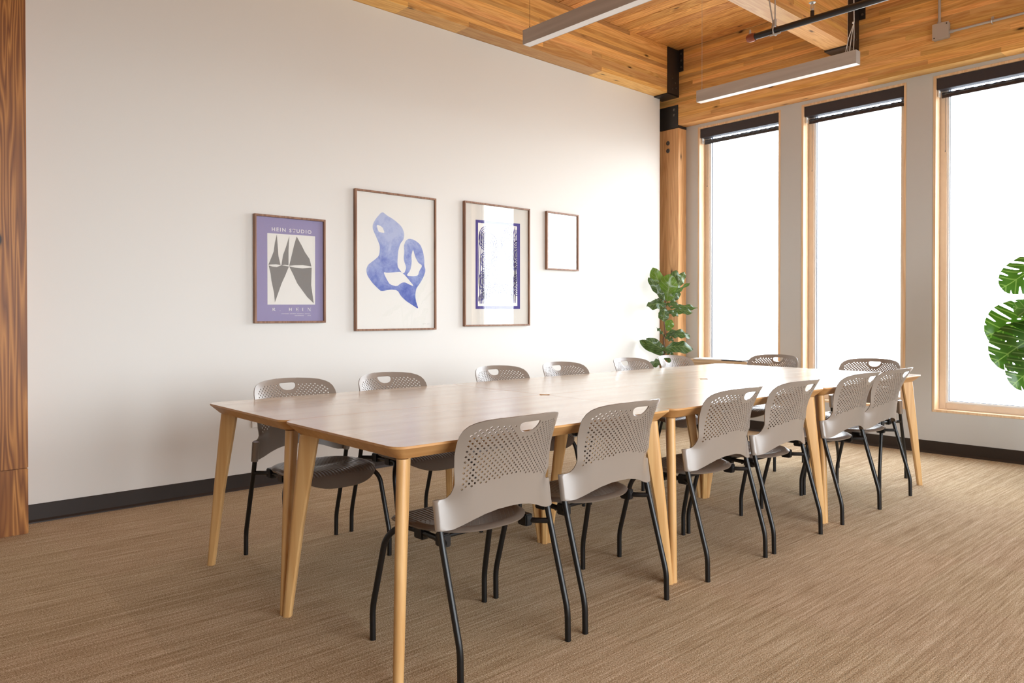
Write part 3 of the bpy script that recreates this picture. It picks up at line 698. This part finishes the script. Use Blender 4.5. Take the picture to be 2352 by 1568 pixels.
def text(body, y0, y1, zb, h, parent, bold=.0, spacing=1.0, x=.0126):
    cu = bpy.data.curves.new('lettering', 'FONT'); cu.body = body; cu.size = 1; cu.space_character = spacing; cu.offset = bold; cu.resolution_u = 3
    o = bpy.data.objects.new('tmp', cu); C.objects.link(o); bpy.context.view_layer.update(); dg = bpy.context.evaluated_depsgraph_get()
    me = bpy.data.meshes.new_from_object(o.evaluated_get(dg)); bpy.data.objects.remove(o)
    xs = [v.co.x for v in me.vertices]; ys = [v.co.y for v in me.vertices]; ax, bx = min(xs), max(xs); ay, by = min(ys), max(ys)
    for v in me.vertices:
        v.co = Vector((x, y0+(v.co.x-ax)/(bx-ax)*(y1-y0)-parent.location.y, zb+(v.co.y-ay)/(by-ay)*h-parent.location.z))
    return link('lettering', me, whiteI, parent)
text('HEIN STUDIO', A_t1[0][0], A_t1[1][0], 1.7035, .0255, p1, .022, 1.35)
# serif line R. HEIN from strokes
def serif(parent):
    b = MB(); z0, z1 = 1.168, 1.191; H = z1-z0; oy_, oz = parent.location.y, parent.location.z
    ya, yb = A_t2[0][0], A_t2[1][0]
    def q(pts):
        b.add([(.0126, y-oy_, z-oz) for y, z in pts], [tuple(range(len(pts)))])
    def rect(y0, y1, a, c): q([(y0,a),(y1,a),(y1,c),(y0,c)])
    th, tn, sf = .0052, .0016, .0018
    def stem(y, w=th):
        rect(y, y+w, z0, z1); rect(y-sf, y+w+sf, z0, z0+.0016); rect(y-sf, y+w+sf, z1-.0016, z1)
    Wl = .0215; P = (yb-ya-Wl)/6.0
    y = ya; stem(y)
    for k in range(8):
        a0 = -math.pi/2+math.pi*k/8; a1 = a0+math.pi/8; cy_, cz = y+th+.002, z1-.0062
        q([(cy_+.0095*math.cos(a0), cz+.0062*math.sin(a0)), (cy_+.0095*math.cos(a1), cz+.0062*math.sin(a1)), (cy_+.0045*math.cos(a1), cz+.0046*math.sin(a1)), (cy_+.0045*math.cos(a0), cz+.0046*math.sin(a0))])
    rect(y+th, y+th+.003, z1-.0016, z1); rect(y+th, y+th+.003, z1-.0124, z1-.0108); q([(y+th+.002, z0+H*.5), (y+th+.0065, z0+H*.5), (y+.0215, z0), (y+.0155, z0)])
    y = ya+P*1.25; q([(y+.002*math.cos(t*.7), z0+.002+.002*math.sin(t*.7)) for t in range(9)])
    y = ya+P*2.75; stem(y); stem(y+.0145); rect(y+th, y+.0145, z0+H*.47, z0+H*.56)
    y = ya+P*4.0; stem(y); rect(y, y+.0185, z1-.0016, z1); rect(y, y+.0185, z0, z0+.0016); rect(y+th, y+.013, z0+H*.47, z0+H*.56); rect(y+.0172, y+.0185, z1-.0055, z1); rect(y+.0172, y+.0185, z0, z0+.0055); rect(y+.012, y+.013, z0+H*.38, z0+H*.64)
    y = ya+P*5.05; stem(y)
    y = yb-Wl; stem(y, tn); stem(y+.019, tn); q([(y, z1), (y+.0055, z1), (y+.0205, z0), (y+.0155, z0)])
    b.obj('lettering', whiteI, parent)
serif(p1)
def tinytext(ya, yb, z, h, gaps, parent, seed):
    rr = random.Random(seed); b = MB(); y = ya; oy_, oz = parent.location.y, parent.location.z
    while y < yb:
        w = rr.uniform(.0011, .0026)
        if not any(a < y < c for a, c in gaps): b.add([(.0126, y-oy_, z-oz), (.0126, y+w-oy_, z-oz), (.0126, y+w-oy_, z+h*rr.uniform(.6,1)-oz), (.0126, y-oy_, z+h-oz)], [(0,1,2,3)])
        y += w+.0014
    b.obj('small_print', whiteI, parent)
tinytext(-4.4635, -4.2524, 1.1483, .0042, [(-4.41,-4.405),(-4.36,-4.352),(-4.30,-4.294)], p1, 3)
tinytext(-4.368, -4.2495, 1.1350, .0052, [(-4.303,-4.275)], p1, 4)
p2 = picture(-3.904, -3.178, 1.025, 2.058, cream, 'largest framed print with a blue watercolour shape on off-white paper')
flatpoly('watercolour_shape', smooth_poly(A_blob), .0124, washM, p2, holes=[smooth_poly(h, 1) for h in A_blobholes])
b = MB()
for (ya, L) in ((-3.302, .032), (-3.258, .024)):
    pts = [(.0126, ya+L*k/18-p2.location.y, 1.071+.006*math.sin(k*1.9+ya*9)*(1-k/26)-p2.location.z) for k in range(19)]
    for a, c in zip(pts, pts[1:]): b.add([a, c, (c[0], c[1], c[2]+.0011), (a[0], a[1], a[2]+.0011)], [(0,1,2,3)])
b.obj('signature', sigM, p2)
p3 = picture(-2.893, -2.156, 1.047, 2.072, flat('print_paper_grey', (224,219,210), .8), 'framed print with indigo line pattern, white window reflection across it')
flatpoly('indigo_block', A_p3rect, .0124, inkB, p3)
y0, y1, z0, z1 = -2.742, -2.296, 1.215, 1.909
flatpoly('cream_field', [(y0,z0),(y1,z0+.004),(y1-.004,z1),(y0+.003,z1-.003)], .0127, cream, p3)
def ribbon(b, pts, w, par):
    n = len(pts)
    for i in range(n-1):
        a, c = Vector(pts[i]), Vector(pts[i+1]); t = (c-a).normalized(); nn = Vector((-t.y, t.x))
        wa = w*(1 if not isinstance(w, tuple) else 1); q = [a-nn*wa/2, c-nn*wa/2, c+nn*wa/2, a+nn*wa/2]
        q = [(min(max(p.x, y0), y1), min(max(p.y, z0), z1)) for p in q]
        b.add([(.0130, p[0]-par.location.y, p[1]-par.location.z) for p in q], [(0,1,2,3)])
b = MB(); rr = random.Random(5)
for k in range(4):   # long wavy verticals at both sides
    ribbon(b, [(y0+.018+k*.020+.010*math.sin(z*7+k*.4), z) for z in [z0+.02+i*(z1-z0-.1)/24 for i in range(25)]], .0085, p3)
    ribbon(b, [(y1-.016-k*.018-.010*math.sin(z*6+k*.3), z) for z in [z0+.03+i*(z1-z0-.06)/24 for i in range(25)]], .0085, p3)
for (cy_, cz, rx, rz, a0, a1, n) in ((-2.62,1.70,.10,.13,-100,90,5),(-2.38,1.74,.10,.16,90,280,7),(-2.60,1.47,.08,.10,90,270,5),(-2.39,1.50,.09,.14,-90,100,6),(-2.55,1.32,.14,.09,10,200,7),(-2.44,1.30,.12,.10,-20,150,6),(-2.52,1.60,.07,.20,40,320,5),(-2.655,1.78,.075,.10,60,260,6),(-2.645,1.60,.07,.07,100,280,5),(-2.66,1.42,.07,.10,80,300,6),(-2.67,1.27,.065,.05,20,200,5),(-2.30,1.66,.06,.12,60,300,6),(-2.30,1.40,.06,.09,60,300,5)):
    for j in range(n):
        s = (j+1)/n; ribbon(b, [(cy_+rx*s*math.cos(math.radians(a)), cz+rz*s*math.sin(math.radians(a))) for a in [a0+(a1-a0)*i/18 for i in range(19)]], .0080, p3)
for j in range(11):
    a = math.radians(-30+j*22); ribbon(b, [(-2.40+.02*math.cos(a), 1.80+.02*math.sin(a)), (-2.40+.07*math.cos(a+.2), 1.80+.10*math.sin(a+.2)), (-2.40+.10*math.cos(a+.45), 1.80+.16*math.sin(a+.45))], .006, p3)
for j in range(9):
    z = z0+.03+j*.012; ribbon(b, [(y0+.10+j*.03, z0+.01), (y0+.05+j*.035, z0+.09), (y0+.08+j*.03, z0+.14)], .005, p3)
b.obj('line_pattern', inkB, p3)
p4 = picture(-1.948, -1.527, 1.550, 2.075, flat('print_paper_white', (240,240,238), .8), 'smallest framed print, white with a pale blue triangle, nearest the corner')
flatpoly('grey_strip', A_p4strip, .0124, greyS, p4); flatpoly('blue_triangle', A_p4tri, .0127, flat('print_soft_blue', (140,152,205), .8), p4); flatpoly('blue_arc', A_p4arc, .0127, bpy.data.materials['print_soft_blue'], p4)

# wall outlet
ot = empty('wall_outlet', (0, -4.61, .458), label='white wall outlet behind the near left table', cat='outlet')
b = MB(); b.box(.0005, .006, -.058, .058, -.060, .060); b.obj('cover_plate', whiteP, ot, bevel=.002)
for s in (-1, 1):
    b = MB(); b.box(.006, .008, s*.026-.017, s*.026+.017, -.034, .034); b.obj('socket', whiteP, ot, bevel=.001)

# unseen windows behind the viewer, there for fill light
n_ = NWIN
for a, c in SIDE:
    n_ += 1; w = empty('window_%d' % n_, (XR, (a+c)/2, WZ0), kind='structure'); hw_ = (c-a)/2; H = WZ1-WZ0
    b = MB()
    for q in ((-hw_,-hw_+.07,0,H),(hw_-.07,hw_,0,H),(-hw_+.07,hw_-.07,0,.07),(-hw_+.07,hw_-.07,H-.07,H)): b.box(-.003,.12,*q)
    b.obj('casing', trimW, w); b = MB(); b.box(.08,.086,-hw_+.07,hw_-.07,.07,H-.07); b.obj('glass_pane', glassM, w)
for a, c in FRONT:
    n_ += 1; w = empty('window_%d' % n_, ((a+c)/2, YF, WZ0), kind='structure'); hw_ = (c-a)/2; H = WZ1-WZ0
    b = MB()
    for q in ((-hw_,-hw_+.07,0,H),(hw_-.07,hw_,0,H),(-hw_+.07,hw_-.07,0,.07),(-hw_+.07,hw_-.07,H-.07,H)): b.box(q[0],q[1],-.12,.003,q[2],q[3])
    b.obj('casing', trimW, w); b = MB(); b.box(-hw_+.07,hw_-.07,-.086,-.08,.07,H-.07); b.obj('glass_pane', glassM, w)

# ------------------------------------------------------------------ pendant lights
def pendant(x0, x1, y, z, label):
    r = empty('linear_pendant_light', ((x0+x1)/2, y, z), label=label, cat='light', group='linear pendant lights'); L = (x1-x0)/2; w = .031; h = .089
    b = MB(); b.box(-L+.003, L-.003, -w, -w+.003, 0, h); b.box(-L+.003, L-.003, w-.003, w, 0, h); b.box(-L+.003, L-.003, -w+.003, w-.003, h-.003, h); b.obj('housing', fixM, r, bevel=.0006, seg=1)
    for s in (-1, 1):
        b = MB(); a, c = sorted((s*L, s*(L-.003))); b.box(a, c, -w, w, 0, h); b.obj('end_cap', zinc if s > 0 else fixM, r)
    b = MB(); b.box(-L+.0035, L-.0035, -w+.0035, w-.0035, .0005, .006); b.obj('diffuser', diffM, r)
    for xx in (-L+.03, L-.07):
        b = MB(); b.tube([(xx,0,h),(xx,0,ZC-z)], .0010, 6); b.tube([(xx,0,h),(xx,0,h+.025)], [.005,.002], 8); b.obj('suspension_cable', zinc if y > -2 else steel, r)
    return r, L, h
for (y, lab) in ((-1.675, 'pale linear pendant light hanging near the window wall'), (-3.53, 'linear pendant light at the top of the picture, nearer the camera')):
    r, L, h = pendant(1.435, 2.668, y, 2.80, lab)
    for k in range(3):
        b = MB(); b.tube([(L-.03-.028*k,0,h),(L-.028-.018*k,.002,h+.10),(L-.030,.004+.002*k,h+.20),(L-.034,.004,h+.6),(L-.034,.004,ZC-2.80)], .0022, 8); b.obj('power_cord', whiteP, r, smooth=True)
    b = MB(); b.cyl((L-.034,.004,h+.19), (L-.034,.004,h+.198), .007, 10); b.obj('cable_tie', whiteP, r)

# ------------------------------------------------------------------ sprinkler pipe
py, pz = -2.0, 3.053
pr = empty('sprinkler_pipe', (3.2, py, pz), label='black sprinkler pipe with coppery end cap hanging above the tables', cat='pipe')
b = MB(); b.cyl((2.09-3.2,0,0), (XR-.02-3.2,0,0), .0215, 24); b.obj('pipe', pipeM, pr, smooth=True)
b = MB(); b.tube([(2.108-3.2,0,0),(2.095-3.2,0,0),(2.080-3.2,0,0),(2.062-3.2,0,0),(2.048-3.2,0,0),(2.042-3.2,0,0)], [.026,.029,.029,.028,.022,.011], 24); b.obj('end_cap', copper, pr, smooth=True)
b = MB(); b.tube([(2.068-3.2,0,.026),(2.068-3.2,0,.056)], [.009,.006], 12); b.obj('plug', zinc, pr, smooth=True)
sx_ = 2.512-3.2
sp = MB(); sp.tube([(sx_,0,.018),(sx_,0,.055)], .0125, 14); sp = sp.obj('sprinkler_outlet', pipeM, pr, smooth=True)
b = MB(); b.tube([(sx_,0,.055),(sx_,0,.068)], .009, 10); b.tube([(sx_-.010,0,.068),(sx_-.013,0,.085),(sx_-.004,0,.104)], .0025, 8); b.tube([(sx_+.010,0,.068),(sx_+.013,0,.085),(sx_+.004,0,.104)], .0025, 8); b.tube([(sx_,0,.068),(sx_,0,.104)], .0022, 8)
b.lathe([(.004,.104),(.020,.106),(.022,.109),(.004,.110)], (sx_,0,0), 20); b.obj('sprinkler_head', zinc, pr, smooth=True)
hx_ = 2.253-3.2
b = MB(); b.tube([(hx_+.03*math.cos(a)*0, .030*math.cos(a), .030*math.sin(a)) for a in [2*math.pi*k/20 for k in range(21)]], .0045, 8); b.tube([(hx_,0,.030),(hx_,0,.075)], .010, 10); b.tube([(hx_-.03,-.012,-.028),(hx_+.045,-.012,-.028)], .007, 8); b.tube([(hx_-.01,-.01,-.03),(hx_-.02,0,.03),(hx_-.008,0,.07)], .006, 8)
b.obj('pipe_clamp', zinc, pr, smooth=True)
b = MB(); b.tube([(hx_,0,.07),(hx_,0,ZC-pz)], .0048, 8); b.tube([(hx_-.012,0,.04),(hx_-.05,-.05,.40),(hx_-.10,-.10,ZC-pz)], .0048, 8); b.obj('hanger_rod', zinc, pr, smooth=True)

# ------------------------------------------------------------------ conduit and junction box
cdt = empty('conduit_run', (2.68, BY, 3.39), label='grey metal junction box with conduit fixed to the window beam', cat='conduit')
b = MB(); b.box(-.058, .058, -.043, -.001, -.062, .062); b.obj('junction_box', zinc, cdt, bevel=.004)
b = MB(); b.box(-.060, .060, -.046, -.0435, -.064, .064); cv = b.obj('cover', zinc, cdt, bevel=.001)
for s in (-1, 1):
    b = MB(); b.cyl((s*.045, -.046, s*.048), (s*.045, -.049, s*.048), .005, 8); b.obj('screw', steel, cv)
b = MB(); b.cyl((-.015,-.022,.062), (-.015,-.022,ZC-3.39), .0105, 14); b.cyl((-.015,-.022,.062),(-.015,-.022,.080), .0145, 10); b.obj('vertical_conduit', zinc, cdt, smooth=True)
b = MB(); b.cyl((.058,-.022,-.018), (XR-2.70,-.022,-.018), .0105, 14); b.cyl((.058,-.022,-.018),(.085,-.022,-.018), .0145, 10); b.obj('horizontal_conduit', zinc, cdt, smooth=True)
for xx in (.35, 1.25, 2.2):
    b = MB(); b.tube([(xx,-.001,.002),(xx,-.030,-.004),(xx,-.036,-.018),(xx,-.030,-.032),(xx,-.001,-.036)], .004, 6); b.box(xx-.009, xx+.009, -.004, -.0005, -.004, .022); b.obj('strap', zinc, cdt, smooth=True)

# ------------------------------------------------------------------ plants
FV = fw.copy(); FV.z = 0; FV.normalize()
def leaf_mesh(B, T, w, bend, up_, rr, shape='fig'):
    ax = (T-B); L = ax.length; ax.normalize()
    nrm = (Vector((0,0,.62))-FV*.78 if up_ else -FV) + Vector((rr.uniform(-.25,.25), rr.uniform(-.25,.25), rr.uniform(-.1,.25)))
    nrm = (nrm-ax*nrm.dot(ax)).normalized(); side = ax.cross(nrm)
    N, K = 16, 8; vs = []; uv = []; ph = rr.uniform(0, 6)
    for i in range(N+1):
        t = i/N
        wd = w*.5*(max(0, math.sin(math.pi*min(1, t**.82*.985+.012)))**.62)*(.62+.42*t) * (1-.16*math.exp(-((t-.38)/.12)**2))
        for j in range(K+1):
            s = j/K*2-1
            p = B+ax*(L*t)+side*(wd*s)+nrm*(bend*L*4*t*(1-t)*.55 - abs(s)**1.5*wd*(.22) + .012*abs(s)*math.sin(t*17+ph+(2 if s>0 else 0)))
            vs.append(p); uv.append((j/K, t))
    fs = [(i*(K+1)+j, i*(K+1)+j+1, (i+1)*(K+1)+j+1, (i+1)*(K+1)+j) for i in range(N) for j in range(K)]
    me = bpy.data.meshes.new('leaf'); me.from_pydata(vs, [], fs); ul = me.uv_layers.new(name='UVMap')
    for lp in me.loops: ul.data[lp.index].uv = uv[lp.vertex_index]
    for p in me.polygons: p.use_smooth = True
    return me
def stemnear(stem, p):
    best = None
    for a, c in zip(stem, stem[1:]):
        a, c = Vector(a), Vector(c); t = max(0, min(1, (p-a).dot(c-a)/(c-a).length_squared)); q = a+(c-a)*t
        if best is None or (p-q).length < (p-best).length: best = q
    return best
fig = empty('fiddle_leaf_fig', (.24, -.48, 0), label='fiddle leaf fig with big glossy leaves in the far corner', cat='plant')
base = Vector(fig.location); rr = random.Random(11)
FSTEM = [(.24,-.48,.30),(.242,-.475,.587),(.234,-.482,.733),(.237,-.478,.806),(.228,-.486,.894),(.241,-.472,.952),(.232,-.48,1.061),(.238,-.472,1.171),(.243,-.465,1.30),(.246,-.46,1.36)]
b = MB(); b.tube([Vector(p)-base for p in FSTEM], [.010,.009,.0085,.008,.0075,.007,.0065,.006,.005,.003], 10); b.obj('stem', stemM, fig, smooth=True)
TINT = {0: (.85,.95,1.0,1), 1: (1.15,1.2,1.0,1), 2: (1.6,1.75,.85,1)}  # brightest tint puts backlight into the colour of some leaves
for (B, T, w, bend, up_, hue) in FIDDLE:
    B, T = Vector(B), Vector(T); q = stemnear(FSTEM, B); me = leaf_mesh(B-base, T-base, w*1.32, bend, up_, rr)
    o = link('leaf', me, figM, fig); o.color = TINT[hue]
    b = MB(); b.tube([q-base, (q+B)/2-base+Vector((0,0,.006)), B-base+(T-B)*.03], [.0035,.003,.0025], 6); b.obj('petiole', stemM, o, smooth=True)
b = MB(); b.lathe([(.118,0),(.135,.02),(.165,.34),(.170,.37),(.158,.372),(.150,.335),(.02,.33)], n=40); b.obj('pot', potM, fig, smooth=True)
b = MB(); b.lathe([(.150,.325),(.148,.338),(.06,.345),(.01,.347)], n=30); b.obj('soil', soilM, fig, smooth=True)
# monstera
mon = empty('monstera_plant', (3.80, -.85, 0), label='monstera plant at the right edge in front of the window', cat='plant'); mb = Vector(mon.location); rr = random.Random(4)
def monstera_leaf(B, T, w, nrm, seed):
    rq = random.Random(seed); ax = T-B; L = ax.length; ax.normalize(); nrm = (nrm-ax*nrm.dot(ax)).normalized(); side = ax.cross(nrm)
    # 2D outline: x along midrib 0..1, y half width; heart shape with slits cut from the margin
    def hw(t): return .5*(math.sin(math.pi*min(1, max(0, (t+.16)/1.16))**.85))**.7
    pts = []
    slits = [.16,.32,.48,.64,.79]
    for sgn in (1, -1):
        cur = []
        n = 60
        for i in range(n+1):
            t = -.14+1.14*i/n; y = hw(t) if t > -.13 else .10
            cut = 0
            for s0 in slits:
                tt = s0+.10*1.0
                if abs(t-(s0+.06)) < .016: cut = 1
            cur.append((t, (.16+.05*math.sin(t*9+seed)) if cut else y))
        pts.append([(t, sgn*y) for t, y in cur])
    poly = pts[0] + [(1.0, 0)] + list(reversed(pts[1]))
    poly = [(x, y) for x, y in poly]
    # notch at the petiole
    poly = [(0.0, 0.0)] + poly
    # slant slits towards the tip
    P = [(x+abs(y)*.38-.08*(1 if abs(y) > .3 else 0)*0, y) for x, y in poly]
    holes = []
    for sgn in (1, -1):
        for s0 in (.22,.38,.54):
            hc = (s0+.10, sgn*.085); holes.append([(hc[0]+.030*math.cos(a), hc[1]+sgn*.3*.03*math.cos(a)+.014*math.sin(a)) for a in [2*math.pi*k/10 for k in range(10)]])
    outl_ = dense(P, .06); vs = [Vector(p) for p in outl_]; es = [(i, (i+1) % len(vs)) for i in range(len(vs))]
    for h in holes:
        k0 = len(vs); vs += [Vector(p) for p in h]; es += [(k0+i, k0+(i+1) % len(h)) for i in range(len(h))]
    for i in range(22):
        for j in range(-9, 10):
            p = (-.1+i*.06, j*.06)
            if inpoly(p[0], p[1], outl_) and pdist(p[0], p[1], outl_) > .012 and not any(inpoly(p[0], p[1], h) or pdist(p[0], p[1], h) < .01 for h in holes): vs.append(Vector(p))
    ov, _, of, *_ = delaunay_2d_cdt(vs, es, [], 0, 1e-7); fs = []
    for f in of:
        cx = sum(ov[i].x for i in f)/3; cy = sum(ov[i].y for i in f)/3
        if inpoly(cx, cy, outl_) and not any(inpoly(cx, cy, h) for h in holes): fs.append(tuple(f))
    V = []; xm = max(v.x for v in ov)
    for v in ov:
        t = v.x/xm; V.append(B+ax*(L*t)+side*(v.y*w)+nrm*(-.10*L*(t-.35)**2*2 - .35*w*v.y*v.y*1.2 + .008*math.sin(v.x*13+v.y*7)))
    me = bpy.data.meshes.new('leaf'); me.from_pydata([q-mb for q in V], [], fs); ul = me.uv_layers.new(name='UVMap')
    for lp in me.loops:
        v = ov[lp.vertex_index]; ul.data[lp.index].uv = (v.y+.5, v.x)
    for p in me.polygons: p.use_smooth = True
    return me
hub = Vector((3.80,-.85,.42))
for i, (B, T, w, nx, ny, nz) in enumerate(MON):
    B, T = Vector(B), Vector(T); me = monstera_leaf(B, T, w, Vector((nx, ny, nz)), i+1); o = link('leaf', me, monM, mon); v = R.uniform(.85, 1.2); o.color = (v, v*1.05, v*.9, 1)
    b = MB(); mid = (hub+B)/2+Vector((.02,0,.12)); b.tube([q-mb for q in (hub, hub+(mid-hub)*.5+Vector((0,0,.05)), mid, B+(mid-B)*.25+Vector((0,0,.02)), B)], [.008,.007,.006,.005,.004], 8); b.obj('petiole', figM, o, smooth=True)
b = MB(); b.tube([Vector((3.8,-.85,.30))-mb, hub-mb+Vector((0,0,.05))], [.02,.014], 10); b.obj('stem', stemM, mon, smooth=True)
b = MB(); b.lathe([(.12,0),(.14,.02),(.17,.32),(.175,.35),(.162,.352),(.152,.31),(.02,.305)], n=40); b.obj('pot', potM, mon, smooth=True)
b = MB(); b.lathe([(.152,.30),(.15,.312),(.01,.32)], n=30); b.obj('soil', soilM, mon, smooth=True)
